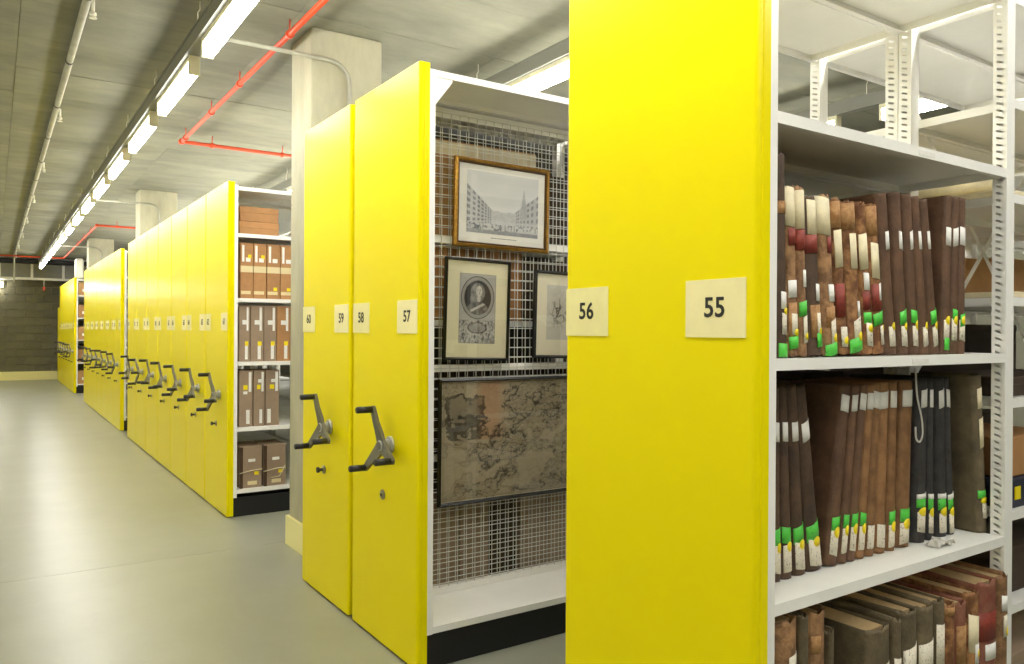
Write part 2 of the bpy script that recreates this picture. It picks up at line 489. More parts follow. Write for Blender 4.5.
BX = [.05, 1.2715, 2.52, 3.77]       # local x of the uprights' left faces (first is beside the panel)
UW = [.027, .054, .054, .054]
def unit(Y0, D_, near_no, far_no, label, shelves, detail=1, ang=76, knob=True, H=2.68, handle=True, bays=3, rear=True, lz=(1.487, 1.637), slots=False, shelf_sets=None, hy=.275, nl=.012, mid_first=True):
    D = D_
    t = thing('mobile_shelving_unit', label, 'shelving unit', (XP, Y0, 0), group='yellow fronted mobile shelving units')
    inst('end_panel', cached(('panel', round(D, 3), H), lambda: panel_mesh(D, H).mesh('end_panel', 'yellow')), t)
    xe = BX[bays] + UW[bays]
    MB().box(.055, xe, .012, D - .012, .002, .155).build('plinth', 'plinth_black', t)
    if near_no: number_label(t, nl, nl + .2, lz[0], lz[1], near_no, 'label_paper_white')
    if far_no: number_label(t, D - .208, D - .004, lz[0], lz[1], far_no, 'label_paper')
    if handle:
        crank(t, hy, .967, ang)
        lock(t, .36, .72, knob)
    mid = D / 2
    rows = [(.0, .045), (mid - .05, mid - .002), (mid + .002, mid + .05), (D - .045, D)]
    for bi in range(bays + 1):
        for ri, (ya, yb) in enumerate(rows):
            if ri in (1, 2) and (detail == 0 or (bi == 0 and not mid_first)): continue
            upright_mb(BX[bi], BX[bi] + UW[bi], ya, yb, .155, H - .025, slots and bi in (1,)).build('upright', 'white_steel', t)
    for bi in range(bays):
        x0, x1 = BX[bi] + UW[bi] + .001, BX[bi + 1] - .001
        zz = shelf_sets[bi] if shelf_sets else shelves
        for z in zz:
            if detail == 0:
                MB().box(x0, x1, .002, D - .002, z - .028, z).build('shelf', 'white_steel', t)
            else:
                shelf_mb(x0, x1, .001, mid - .004, z).build('shelf', 'white_steel', t)
                if rear: shelf_mb(x0, x1, mid + .004, D - .001, z).build('shelf', 'white_steel', t)
    return t

SH55 = [2.6525, 2.0536, 1.435, .8214, .187]
SH55B = [2.6525, 2.296, 1.975, 1.626, 1.28, .898, .581, .187]
Y55, D55 = 1.24, .755
u55 = unit(Y55, D55, '55', '56', 'nearest yellow mobile shelving unit numbered 55 and 56 holding old ledgers', SH55, ang=90, slots=True, handle=False, shelf_sets=[SH55, SH55B, SH55B], lz=(1.487, 1.637), nl=.03, mid_first=False)
Y57, D57 = 3.045, .74
u57 = unit(Y57, D57, '57', '58', 'yellow mobile unit numbered 57 and 58 with framed pictures hung on wire mesh', [2.655, .187], ang=76, knob=False, rear=True)
u59 = unit(3.835, .73, '59', '60', 'yellow mobile shelving unit numbered 59 and 60 beside the concrete pillar', [2.645, 2.1, 1.6, 1.1, .6, .187], ang=78, detail=1)
SHG = [2.645, 2.271, 1.752, 1.241, .713, .217]
no = 61
angs = [72, 80, 76, 84, 88, 60, 100, 70, 95, 80, 60, 75, 90, 85, 70, 66, 78, 92, 81, 60]
k = 0
groups = [(6.37, 7, 'long middle row', 'open bay of brown archive boxes'), (12.62, 7, 'second row beyond the middle pillar', 'middle pillar'), (20.53, 6, 'farthest row by the block wall', 'distant open bay')]
for gi, (y, n, where, near) in enumerate(groups):
    for j in range(n):
        if j == 0:
            lab = ['yellow shelving unit ending the long middle row with open bay of archive boxes',
                   'yellow shelving unit at near end of second row just past the middle pillar',
                   'far yellow shelving unit at near end of the farthest row, brown boxes showing'][gi]
        else:
            lab = 'yellow mobile shelving unit, %s from the near end of the %s' % (ORD[j], ['long middle row', 'second far row', 'farthest row'][gi])
        unit(y + j * .79, .78, str(no), str(no + 1), lab, SHG, detail=1 if (j == 0 and gi == 0) else 0, ang=angs[k], bays=2, lz=(1.49, 1.635), knob=True, hy=.25)
        no += 2; k += 1
# low cabinet at the very end of the row
unit(25.35, .7, None, None, 'shorter yellow shelving unit at far end of the row against block wall', [2.06, 1.6, 1.1, .6, .2], detail=0, H=2.1, bays=1, handle=False)

# --- details of the nearest unit: cross brace in the second bay, back bars
def bar(name, p0, p1, w, t, material, parent):
    p0, p1 = Vector(p0), Vector(p1); d = (p1 - p0); L = d.length; d.normalize()
    n = Vector((0, 1, 0)); u = n.cross(d).normalized()
    vs = []
    for p in (p0, p1):
        for a, b in ((-1, -1), (1, -1), (1, 1), (-1, 1)): vs.append(p + u * (a * w / 2) + n * (b * t / 2))
    return MB().add(vs, [(0, 3, 2, 1), (4, 5, 6, 7), (0, 1, 5, 4), (1, 2, 6, 5), (2, 3, 7, 6), (3, 0, 4, 7)]).build(name, material, parent)
x0, x1 = BX[1] + UW[1], BX[2]
for (za, zb) in ((1.28, 2.40), (.2, 1.20)):
    for s in (0, 1):
        bar('cross_brace', (x0 + .01, .377 + s * .003 - .0015, za if s else zb), (x1 - .01, .377 + s * .003 - .0015, zb if s else za), .022, .002, 'white_steel', u55)
MB().box(.08, 3.7, -.004, -.0005, .19, 2.665).build('shade_sheet', 'shade_sheet_dark', u59)  # added dark sheet in place of shade, closes the bright view past the mesh
for zt, px_ in ((2.0536, 926), (1.435, 921)):
    xt = onY(px_, 340, Y55).x - XP
    MB().box(xt - .045, xt + .045, -.0006, .0008, zt - .024, zt - .010).build('shelf_ticket', 'paper_white', u55)
# --- mesh panels, rails and gusset of unit 57
def mesh_panel(y, x0, x1, z0, z1, ph):
    m = MB(); r = .0023
    x = x0 + ph
    while x < x1:
        m.cyl((x, y, z0), (x, y, z1), r, 5, cap=False); x += .0508
    z = z0 + .02
    while z < z1:
        m.cyl((x0, y - .0046, z), (x1, y - .0046, z), r, 5, cap=False); z += .0508
    o = m.build('wire_mesh', 'wire', u57); o['kind'] = 'stuff'
    return o
xa, xb = .08, 1.268
for y, ph in ((.352, .02), (.414, .043)):
    mesh_panel(y, xa, xb, .225, 2.585, ph)
for z0, z1 in ((.19, .225), (1.295, 1.33), (1.938, 1.972), (2.56, 2.61)):
    MB().box(xa, xb, .356, .384, z0, z1).build('mesh_rail', 'white_steel', u57)
# triangular gusset under the canopy
MB().add([(.078, .004, 2.655), (.165, .004, 2.655), (.165, .004, 2.615), (.078, .004, 2.50), (.078, .008, 2.655), (.165, .008, 2.655), (.165, .008, 2.615), (.078, .008, 2.50)],
         [(0, 1, 2, 3), (7, 6, 5, 4), (0, 4, 5, 1), (1, 5, 6, 2), (2, 6, 7, 3), (3, 7, 4, 0)]).build('gusset', 'white_steel', u57)

# ------------------------------------------------------------------ framed pictures on the mesh
def grid_print(name, w, h, nx, ny, fn, parent, loc):
    """flat printed sheet: fn(U,V)->RGB array (0..1 linear), V up"""
    u = np.linspace(0, 1, nx + 1); v = np.linspace(0, 1, ny + 1)
    U, V = np.meshgrid(u, v)
    P = np.stack([U * w, np.zeros_like(U), V * h], -1).reshape(-1, 3)
    i = np.arange(ny)[:, None] * (nx + 1) + np.arange(nx)[None, :]
    F = np.stack([i, i + 1, i + nx + 2, i + nx + 1], -1).reshape(-1, 4)
    me = bpy.data.meshes.new(name); me.from_pydata(P.tolist(), [], F.tolist())
    col = fn(U, V).reshape(-1, 3)
    at = me.color_attributes.new('ink', 'FLOAT_COLOR', 'POINT')
    at.data.foreach_set('color', np.concatenate([np.clip(col, 0, 1), np.ones((len(col), 1))], 1).astype(np.float32).ravel())
    me.materials.append(MATS['print'])
    return inst(name, me, parent, loc)
nrng = np.random.RandomState(5)
def vnoise(U, V, fx, fy, seed=0):
    r = np.random.RandomState(seed); g = r.rand(int(fy) + 2, int(fx) + 2)
    x, y = U * fx, V * fy; i, j = np.floor(x).astype(int), np.floor(y).astype(int)
    i = np.clip(i, 0, int(fx)); j = np.clip(j, 0, int(fy)); a, b = x - i, y - j
    a = a * a * (3 - 2 * a); b = b * b * (3 - 2 * b)
    return g[j, i] * (1 - a) * (1 - b) + g[j, i + 1] * a * (1 - b) + g[j + 1, i] * (1 - a) * b + g[j + 1, i + 1] * a * b
def fbm(U, V, f, seed=0, asp=1.0):
    return sum(vnoise(U, V, f * 2 ** k * asp, f * 2 ** k, seed + k) / 2 ** (k + 1) for k in range(4)) * 1.07
def mixc(a, b, t): return a * (1 - t[..., None]) + b * t[..., None]
PAPER = np.array(lin((238, 238, 234))); INK = np.array(lin((34, 44, 70)))

def street_scene(U, V):
    t = .10 + .10 * fbm(U, V, 5, 1) * (V > .45)                       # pale sky wash
    t = t + .16 * np.clip(V - .6, 0, 1) * fbm(U, V, 4, 9)
    hz = .16
    # left terrace in perspective: roof line falls towards the vanishing point at u=.46
    roofL = .26 + (.46 - U) / .46 * .52
    left = (U < .36) & (V < roofL) & (V > hz - .12 * (.36 - U) / .36)
    d = np.clip(.46 - U, .03, 1)
    fl = (V - .24) / d
    win = (np.mod(np.log(d) * 5.2, 1) > .45) & (np.mod(fl * 4.3, 1) > .42)
    tl = .34 + .35 * win + .12 * fbm(U, V, 30, 2)
    t = np.where(left, tl, t)
    # right side: tall facade and a spire
    roofR = .30 + (U - .56) / .44 * .42
    right = (U > .66) & (V < roofR)
    dR = np.clip(U - .5, .03, 1)
    winR = (np.mod(np.log(dR) * 6.0, 1) > .5) & (np.mod((V - .2) / dR * 3.7, 1) > .45)
    t = np.where(right, .30 + .30 * winR + .14 * fbm(U, V, 32, 3), t)
    far = (V < .34 + .06 * fbm(U, V, 14, 8)) & (U > .34) & (U < .68)
    t = np.where(far, .22 + .2 * fbm(U, V, 36, 4), t)
    sp = (np.abs(U - .79) < .05 * np.clip((.80 - V) / .4, 0, 1)) & (V > .3)
    t = np.where(sp, .36 + .2 * fbm(U, V, 40, 5), t)
    st = V < hz
    t = np.where(st, .20 + .22 * fbm(U, V, 18, 6) + .45 * (fbm(U, V, 26, 7) > .62) + .35 * np.clip(.22 - U, 0, 1) * 2, t)
    t = np.where((V < .05 + .03 * fbm(U, V, 9, 12)), .55 + .2 * fbm(U, V, 30, 10), t)
    t = np.where((np.mod(U * 23, 1) < .22) & (V > .08) & (V < .17) & (vnoise(U, V, 22, 2, 3) > .45), .72, t)
    return mixc(PAPER, INK, np.clip(t, 0, .9))
def portrait(U, V):
    t = .38 + .16 * fbm(U, V, 30, 20)
    cx, cy = .5, .66
    e = np.sqrt(((U - cx) / .46) ** 2 + ((V - cy) / .31) ** 2)
    t = np.where(e < 1, .42 + .1 * fbm(U, V, 40, 21), np.where(V > .33, .30 + .08 * np.mod(V * 40, 1), t))
    t = np.where((e < 1) & (e > .96), .85, t); t = np.where((e < .8) & (e > .76), .9, t)
    inn = e < .77
    t = np.where(inn, .80 + .1 * fbm(U, V, 20, 22), t)
    wig = (((U - .5) / .20) ** 2 + ((V - .73) / .14) ** 2 < 1) | (((U - .42) / .13) ** 2 + ((V - .63) / .10) ** 2 < 1)
    t = np.where(inn & wig, .42 + .35 * fbm(U, V, 26, 23), t)
    body = ((U - .5) / .30) ** 2 + ((V - .46) / .145) ** 2 < 1
    t = np.where(inn & body, .45 + .4 * fbm(U, V, 16, 24), t)
    arm = np.abs((V - .52) - (U - .5) * .3) < .02
    t = np.where(inn & body & arm, .25, t)
    face = ((U - .535) / .085) ** 2 + ((V - .755) / .075) ** 2 < 1
    t = np.where(face, .16 + .12 * (U < .5), t)
    for (a, b, ra, rb) in ((.51, .77, .016, .008), (.57, .77, .016, .008), (.545, .715, .022, .006), (.548, .742, .008, .014)):
        t = np.where(((U - a) / ra) ** 2 + ((V - b) / rb) ** 2 < 1, .6, t)
    cravat = ((U - .53) / .05) ** 2 + ((V - .645) / .05) ** 2 < 1
    t = np.where(cravat & ~face, .2, t)
    ca = V < .33
    scroll = fbm(U, V, 11, 27); t = np.where(ca, .18 + 1.0 * np.abs(scroll - .5) * 2.2 * .6 + .25 * (fbm(U, V, 30, 28) > .55), t)
    oval = ((U - .5) / .25) ** 2 + ((V - .225) / .075) ** 2
    t = np.where(oval < 1, .30 + .35 * fbm(U, V, 22, 29), t); t = np.where((oval > .9) & (oval < 1.15), .8, t)
    t = np.where((U < .015) | (U > .985) | (V < .008) | (V > .992), .5, t)
    return mixc(np.array(lin((226, 222, 210))), np.array(lin((20, 20, 22))), np.clip(t * 1.25, 0, .97))
def sketch(U, V):
    b = np.exp(-(((U - .42) / .28) ** 2 + ((V - .5) / .24) ** 2))
    n = np.abs(fbm(U, V, 8, 41) - .5) * 2
    t = .12 + b * (.15 + .75 * (n < .13) + .25 * fbm(U, V, 26, 42)) + .05 * fbm(U, V, 30, 43)
    return mixc(np.array(lin((220, 216, 200))), np.array(lin((60, 58, 56))), np.clip(t, 0, .9))
def old_map(U, V):
    A = 1.9
    base = .10 + .16 * fbm(U, V, 4, 51) + .10 * fbm(U, V, 30, 52)
    base = base + .14 * np.clip(U - .35, 0, 1) + .10 * np.clip(.5 - V, 0, 1)
    c1 = np.abs(fbm(U, V, 5, 53) - .5); c2 = np.abs(fbm(U, V, 12, 54) - .5); c3 = np.abs(fbm(U, V, 20, 65) - .5)
    f5 = fbm(U, V, 5, 53)
    land = f5 + .40 * np.clip(U - .3, -.3, .7) > .46
    t = base + (.34 * (c1 < .010) + .34 * (c2 < .018) + .26 * (c3 < .028)) * (.25 + .75 * land) + .16 * (fbm(U, V, 46, 57) > .6) * land + .10 * land + .18 * ((f5 > .47) & (f5 < .5))
    t = t + .10 * (np.abs(fbm(U, V, 3, 66) - .5) < .006)
    u2, v2 = (U - .025) / .245, (V - .50) / .42
    edge = .45 * (fbm(U, V, 18, 58) - .45)
    car = (u2 > 0 - edge) & (u2 < .95 + edge) & (v2 > .02) & (v2 < .93 + edge)
    pale = (u2 > .15 - edge) & (u2 < .85 + edge) & (v2 > .50 - edge) & (v2 < .82 + edge)
    tc = np.where(pale, .46 + .2 * fbm(U, V, 24, 59), .66 + .4 * fbm(U, V, 20, 60))
    tc = np.where((fbm(U, V, 30, 61) > .66) & (v2 < .45), .4, tc)
    t = np.where(car, tc, t)
    for k in (.012, .02):
        t = np.where((np.abs(U - k * .6) < .0016) | (np.abs(V - k) < .003) | (np.abs(V - 1 + k) < .003), .45, t)
    pap = mixc(np.array(lin((206, 190, 156))), np.array(lin((210, 172, 132))), np.clip(1.5 * np.exp(-((U - .29) / .07) ** 2) * (V > .5), 0, 1))
    return pap * (1 - np.clip(t, 0, .95)[..., None]) + np.array(lin((44, 40, 36))) * np.clip(t, 0, .95)[..., None]

YPIC = Y57 + .352 - .016        # back of the frames touches the wire mesh
def frame_mb(w, h, bw, d0, d1):
    """four mitred sides; profile between y=-d (front) and 0"""
    m = MB()
    o = [(0, 0), (w, 0), (w, h), (0, h)]; i = [(bw, bw), (w - bw, bw), (w - bw, h - bw), (bw, h - bw)]
    for k in range(4):
        a, b = o[k], o[(k + 1) % 4]; c, d = i[(k + 1) % 4], i[k]
        q = [a, b, c, d]
        mid = [((a[0] * .45 + d[0] * .55), (a[1] * .45 + d[1] * .55)), ((b[0] * .45 + c[0] * .55), (b[1] * .45 + c[1] * .55))]
        vs = [(a[0], 0, a[1]), (b[0], 0, b[1]), (b[0], -d0, b[1]), (a[0], -d0, a[1]),
              (mid[0][0], -d1, mid[0][1]), (mid[1][0], -d1, mid[1][1]), (c[0], -d0 * .7, c[1]), (d[0], -d0 * .7, d[1]), (c[0], 0, c[1]), (d[0], 0, d[1])]
        m.add(vs, [(0, 1, 2, 3), (3, 2, 5, 4), (4, 5, 6, 7), (7, 6, 8, 9), (9, 8, 1, 0)])
    return m
def picture(label, name, x0, z0, w, h, bw, fmat, mount, pr, fn, nx, ny, tilt=0.0, deep=(.018, .026), inner=None, title=False):
    t = thing(name, label, 'picture', (x0, YPIC, z0), (0, tilt, 0), group='framed pictures on the wire mesh')
    frame_mb(w, h, bw, *deep).build('frame', fmat, t)
    if inner: frame_mb(w - 2 * bw * .7, h - 2 * bw * .7, bw * .42, .021, .023).build('inner_slip', inner, t, (bw * .7, 0, bw * .7))
    MB().box(bw * .4, w - bw * .4, -.006, -.002, bw * .4, h - bw * .4).build('backboard', 'backing', t)
    MB().box(bw * .7, w - bw * .7, -.0085, -.0065, bw * .7, h - bw * .7).build('mount', mount, t)
    a, b, c, d = pr
    grid_print('print', c - a, d - b, nx, ny, fn, t, (a, -.0092, b))
    if title:
        m = MB()
        x = a + (c - a) * .33
        while x < a + (c - a) * .67:
            ww = rnd.uniform(.006, .02); m.box(x, x + ww, -.0092, -.0087, b - .022, b - .0185); x += ww + .004
        m.build('caption', 'ink_grey', t)
    MB().box(bw * .8, w - bw * .8, -.0115, -.0105, bw * .8, h - bw * .8).build('glass', 'picture_glass', t)
    return t
def pX(x, y): p = onY(x, y, YPIC - .015); return p.x, p.z
(gx0, gz1), (gx1, _) = pX(454.5, 155), pX(549, 170)
gx0b, gz0 = pX(452, 245)
picture('gilt framed engraving of a city street hung highest on the wire mesh', 'framed_street_engraving', gx0 - .002, gz0, gx1 - gx0, gz1 - gz0, .024, 'gilt', 'mount_white',
        (.075, .075, gx1 - gx0 - .068, gz1 - gz0 - .058), street_scene, 170, 120, tilt=math.radians(.8), inner='gilt_dark', title=True)
(px0, pz1), (px1, _) = pX(445, 256), pX(510, 260)
_, pz0 = pX(442, 360)
pw, ph_ = px1 - px0, pz1 - pz0
picture('black framed oval portrait engraving in a cream mount above the map', 'framed_portrait', px0 - .006, pz0, pw, ph_, .014, 'frame_black', 'mount_cream',
        (.085, .085, pw - .085, ph_ - .075), portrait, 110, 170, tilt=math.radians(1.4))
(sx0, sz1), (_, sz0) = pX(534.5, 269.5), pX(531.5, 358)
picture('black framed faint drawing partly hidden behind the panel numbered 56', 'framed_drawing', sx0 - .004, sz0, .37, sz1 - sz0, .016, 'frame_black', 'mount_cream_pale',
        (.085, .10, .29, sz1 - sz0 - .075), sketch, 90, 120, tilt=math.radians(1.2))
(mx0, mz1), (_, mz0) = pX(440, 379), pX(437, 508)
picture('large dark framed antique map with decorated cartouche hung lowest on the mesh', 'framed_map', mx0 - .006, mz0, 1.0, mz1 - mz0, .017, 'frame_black', 'mount_cream',
        (.02, .02, .98, mz1 - mz0 - .02), old_map, 320, 200, tilt=math.radians(.3))

# ------------------------------------------------------------------ archive boxes
def archive_box(name, label, x0, x1, y0, y1, z0, h, material='card_brown', lid=0.0, marks=(), group=None, cat='box', seam=False):
    w, d = x1 - x0, y1 - y0
    t = thing(name, label, cat, (x0, y0, z0), group=group)
    MB().bbox(0, w, 0, d, .0005, h - (lid * .3), .003).build('body', material, t)
    if lid: MB().bbox(-.002, w + .002, -.002, d + .002, h - lid, h, .003).build('lid', material, t)
    for (nm, mt, a, b, c, e) in marks:       # fractions of the front face
        MB().box(a * w, b * w, -.0016 - (.002 if lid else 0), -.0004, c * h, e * h).build(nm, mt, t)
    return t
# near bay of the long middle row: (pixel columns, shelf z, top pixel row)
YB3 = 6.37 + .035
def bxx(x): return onY(x, 330, YB3).x
def zz(y, x=250): return onY(x, y, YB3).z
band = [('paper_band', 'tape_cream', .0, 1, .47, .585), ('foot_label', 'tape_cream', .04, .82, .075, .135), ('spine_label', 'paper_white', .12, .30, .66, .96), ('number_label', 'paper_white', .42, .80, .66, .735)]
for i, (a, b) in enumerate(((240.2, 252.6), (253.2, 266), (266.8, 279.6), (280.2, 293), (293.6, 306))):
    mk = list(band)
    mk.append(('yellow_dot', 'tag_yellow', .60, .86, .72, .79) if i in (0, 1) else ('yellow_dot', 'tag_yellow', .50, .78, .15, .21))
    archive_box('archive_box', 'brown upright archive box with cream band, %s from left on the second shelf' % ORD[i], bxx(a), bxx(b), YB3, YB3 + .30, 1.7525, zz(243) - 1.7525, 'card_brown', .0, mk, 'archive boxes in the middle row bay')
for i, (a, b, mt) in enumerate(((239, 250, 'card_grey'), (250.6, 263.5, 'card_grey'), (264, 276.5, 'card_grey'), (277, 290, 'card_brown'), (290.5, 303, 'card_brown'))):
    mk = [('spine_label', 'paper_white', .68, .86, .55, .97), ('number_label', 'paper_white', .3, .72, .66, .74), ('foot_label', 'paper_white', .55, .8, .04, .28), ('yellow_dot', 'tag_yellow', .55, .85, .28, .36)]
    archive_box('archive_box', 'archive box with white spine labels, %s from left on the third shelf' % ORD[i], bxx(a), bxx(b), YB3, YB3 + .30, 1.2415, zz(305.5) - 1.2415, mt, .0, mk, 'archive boxes in the middle row bay')
for i, (a, b) in enumerate(((239.5, 253), (254, 265), (266, 279.5))):
    mk = [('spine_label', 'paper_white', .70, .90, .62, .97), ('number_label', 'paper_white', .4, .72, .78, .84) if i else ('number_label', 'paper_white', .3, .6, .58, .63), ('foot_label', 'paper_white', .52 - .4 * (i == 2), .78 - .4 * (i == 2), .05, .30), ('yellow_dot', 'tag_yellow', .3, .62, .66, .74)]
    archive_box('archive_box', 'grey brown upright archive box, %s of three on the fourth shelf' % ORD[i], bxx(a), bxx(b), YB3, YB3 + .28, .7135, zz(370.5) - .7135, 'card_grey', .0, mk, 'archive boxes in the middle row bay')
for i, (a, b) in enumerate(((240.5, 262.5), (264.5, 286.5))):
    w = bxx(b) - bxx(a)
    mk = [('side_edge', 'card_edge', 0, .14, .0, .98), ('front_label', 'paper_white', .38, .70, .62, .69), ('foot_label', 'tape_cream', .35, .78, .07, .16), ('yellow_dot', 'tag_yellow', .66, .86, .30, .38)]
    t = archive_box('tied_box', 'grey archive box tied with cotton tape, %s on the lowest shelf' % ['left one', 'right one'][i], bxx(a), bxx(b), YB3, YB3 + .3, .2175, zz(446) - .2175, 'card_grey', .02, mk, 'archive boxes in the middle row bay')
    hh = zz(446) - .2175
    MB().tube([(-.004, -.006, hh * .36), (w * .5, -.007, hh * .41), (w + .004, -.006, hh * .43)], .004, 6).build('cotton_tape', 'string_cotton', t)
    if i: MB().tube([(w * .3, -.008, hh * .2), (w * .7, -.009, hh * .22), (w * .98, -.008, hh * .5), (w * .86, -.01, hh * .36)], .0035, 6).build('tape_end', 'string_cotton', t)
wflat = bxx(279) - bxx(239.5)
archive_box('flat_box', 'lower of two flat brown boxes on the top shelf of the archive bay', bxx(239.5), bxx(279), YB3 + .02, YB3 + .32, 2.2715, .105, 'card_brown', .05, (), 'flat boxes on the top shelf')
archive_box('flat_box', 'upper of two flat brown boxes on the top shelf of the archive bay', bxx(239.5) + .005, bxx(278.5), YB3 + .02, YB3 + .32, 2.378, .12, 'card_brown', .05, (), 'flat boxes on the top shelf')
# distant open bay of the farthest row
for r, z in enumerate(SHG[1:]):
    for c in range(2):
        archive_box('archive_box', 'tiny brown box in distant open bay, %s shelf from top, %s one' % (ORD[r], ['left', 'right'][c]), XP + .09 + c * .28, XP + .35 + c * .28, 20.53 + .03, 20.53 + .33, z + .0005, .3, 'card_brown' if (r + c) % 2 else 'card_tan', .06,
                    [('front_label', 'paper_white', .3, .7, .3, .5)], 'boxes in the distant open bay')
# boxes on the far side of the mesh unit, seen through the wires
yb = Y57 + .43
archive_box('large_folder_box', 'tall brown cardboard portfolio seen through the mesh behind the gilt frame', XP + .085, XP + .93, yb, yb + .05, 1.9725, .50, 'card_tan', .0, [('lid_edge', 'card_ivory', 0, 1, .86, .985)], 'cardboard portfolios behind the mesh')
archive_box('large_folder_box', 'brown cardboard portfolio seen through the mesh beside the portrait', XP + .085, XP + .84, yb, yb + .07, 1.5555, .38, 'card_brown', .0, (), 'cardboard portfolios behind the mesh')
for z in (1.972, 1.555, .87):
    shelf_mb(.08, 1.27, .43, .735, z).build('shelf', 'white_steel', u57)
for i, (a, b, z, h) in enumerate(((.95, 1.25, 1.9725, .40), (.86, 1.24, 1.5555, .34))):  # dark boxes added to stop bright light showing through the mesh
    archive_box('storage_box', 'added dark filler box behind the mesh %s the portfolio' % ['right of the upper side of', 'to the lower right of'][i], XP + a, XP + b, yb + .03, yb + .28, z, h, 'card_dark', .0, (), 'added dark filler boxes beside the portfolios')
for i in range(6):
    archive_box('storage_box', 'dim grey brown box behind lower mesh, %s from the left' % ORD[i], XP + .1 + i * .19, XP + .275 + i * .19, yb + .03, yb + .28, .188, .40 + .03 * (i % 3), 'card_grey' if i % 3 else 'card_dark', .0, (), 'boxes behind the lower mesh')
for i in range(4):  # more dark filler added behind the mesh to keep it dark
    archive_box('storage_box', 'added dark filler box behind the framed map, %s from the left' % ORD[i], XP + .1 + i * .28, XP + .36 + i * .28, yb + .03, yb + .28, .8705, .42 + .03 * (i % 2), 'card_dark', .0, (), 'added dark filler boxes behind the map')

# ------------------------------------------------------------------ ledgers
def spine_profile(w, b, n=10):
    """front outline of a spine of width w bulging by b (towards -y), points from left to right"""
    return [(-w / 2 * math.cos(math.pi * i / n), -b * math.sin(math.pi * i / n)) for i in range(n + 1)]
def book(name, label, xb, yfront, zb, w, h, d, lean, cover, bulge=.012, marks=(), group=None, bands=0, worn=0.0, yaw=0.0, seed=0, taper=1.0):
    r = random.Random(seed)
    # lean about the lower corner that carries the volume
    a = math.atan(lean)
    t = thing(name, label, 'book', (xb, yfront, zb + abs(math.sin(a)) * w / 2 + .0006), (0, a, yaw), group=group)
    T = min(.004, w * .12)
    bulge = max(bulge, min(.42 * w, .024))
    sp = spine_profile(w, bulge)
    # cover: boards plus rounded spine, one shell, with an uneven head and tail when worn
    N = len(sp)
    outer = [(-w / 2, d)] + [(x, y + bulge) for x, y in sp] + [(w / 2, d)]
    inner = [(w / 2 - T, d)] + [(x * (1 - 2 * T / w), y + bulge + T) for x, y in reversed(sp)] + [(-w / 2 + T, d)]
    poly = outer + inner
    n = len(poly); m = MB()
    levels = [0, .02, .5, .98, 1.0]
    vs = []
    for li, f in enumerate(levels):
        for (x, y) in poly:
            jz = r.uniform(-1, 1) * worn * .02 if li in (0, 4) else 0
            if li == 0: jz = abs(jz)
            sc_ = (1 - (.006 if li in (0, 4) else 0)) * (1 - (1 - taper) * f)
            vs.append((x * sc_, y + (r.uniform(0, 1) * worn * .002 if 0 < li < 4 else 0), f * h + jz))
    fs = []
    for li in range(len(levels) - 1):
        for i in range(n): fs.append((li * n + i, li * n + (i + 1) % n, (li + 1) * n + (i + 1) % n, (li + 1) * n + i))
    k = len(outer)
    for base, flip in ((0, True), ((len(levels) - 1) * n, False)):
        for i in range(k - 1):
            q = (base + i, base + i + 1, base + n - 2 - i, base + n - 1 - i)
            fs.append(tuple(reversed(q)) if flip else q)
    m.add(vs, fs, True)
    o = m.build('cover', cover, t)
    o.data.polygons.foreach_set('use_smooth', [abs(p.normal.z) < .5 and p.normal.y < .3 for p in o.data.polygons])
    MB().box((-w / 2) * taper + T + .0005, (w / 2) * taper - T - .0005, bulge + T + .004, d - .006, .006, h - .008).build('page_block', 'pages', t)
    for bi in range(bands):
        f = (bi + 1) / (bands + 1)
        strip(t, 'raised_band', cover, w, bulge, h, f - .006, f + .006, 0, 1, .0022)
    lay = {}
    for q in marks:
        nm, mt, f0, f1, u0, u1 = q[:6]
        skew = q[6] if len(q) > 6 else (r.uniform(-.28, .28) if nm in ('white_label', 'paper_tag', 'green_tag', 'title_label') else 0)
        off = .0012 + .0004 * len(lay); lay[len(lay)] = 1
        strip(t, nm, mt, w, bulge, h, f0, f1, u0, u1, off, skew, taper)
    return t
def strip(t, nm, mt, w, bulge, h, f0, f1, u0, u1, off, skew=0.0, taper=1.0):
    """patch glued round the spine between height fractions f0..f1 and width fractions u0..u1"""
    n = 12; vs = []
    rnd_dot = nm == 'yellow_dot'
    if rnd_dot: n, off = 10, off + .0006
    for e_ in (0, 1):
        for i in range(n + 1):
            q = i / n
            if rnd_dot:
                q = .5 - .5 * math.cos(math.pi * q)
                z = ((f0 + f1) / 2 + (2 * e_ - 1) * (f1 - f0) / 2 * max(math.sqrt(max(1 - (2 * q - 1) ** 2, 0)), .04)) * h
            else:
                z = (f0, f1)[e_] * h
            u = min(max(u0 + (u1 - u0) * q, .0), 1.0)
            x = (-w / 2 + w * u) * (1 - (1 - taper) * z / h)
            y = bulge - bulge * math.sqrt(max(1 - (2 * u - 1) ** 2, 0))
            # outward offset along the bulge normal
            vs.append((x * (1 + off * 1.2 / w), y - off, max(z + skew * (u - .5) * w, .0015)))
    vs += [(x, y + off * .6 + .0002, z) for x, y, z in vs]
    k = n + 1; fs = []
    for i in range(n):
        fs.append((i, i + 1, k + i + 1, k + i)); fs.append((2 * k + i + 1, 2 * k + i, 3 * k + i, 3 * k + i + 1))
        fs.append((i, 2 * k + i, 2 * k + i + 1, i + 1)); fs.append((k + i, k + i + 1, 3 * k + i + 1, 3 * k + i))
    fs += [(0, k, 3 * k, 2 * k), (n, 2 * k + n, 3 * k + n, k + n)]
    return MB().add(vs, fs, True).build(nm, mt, t)

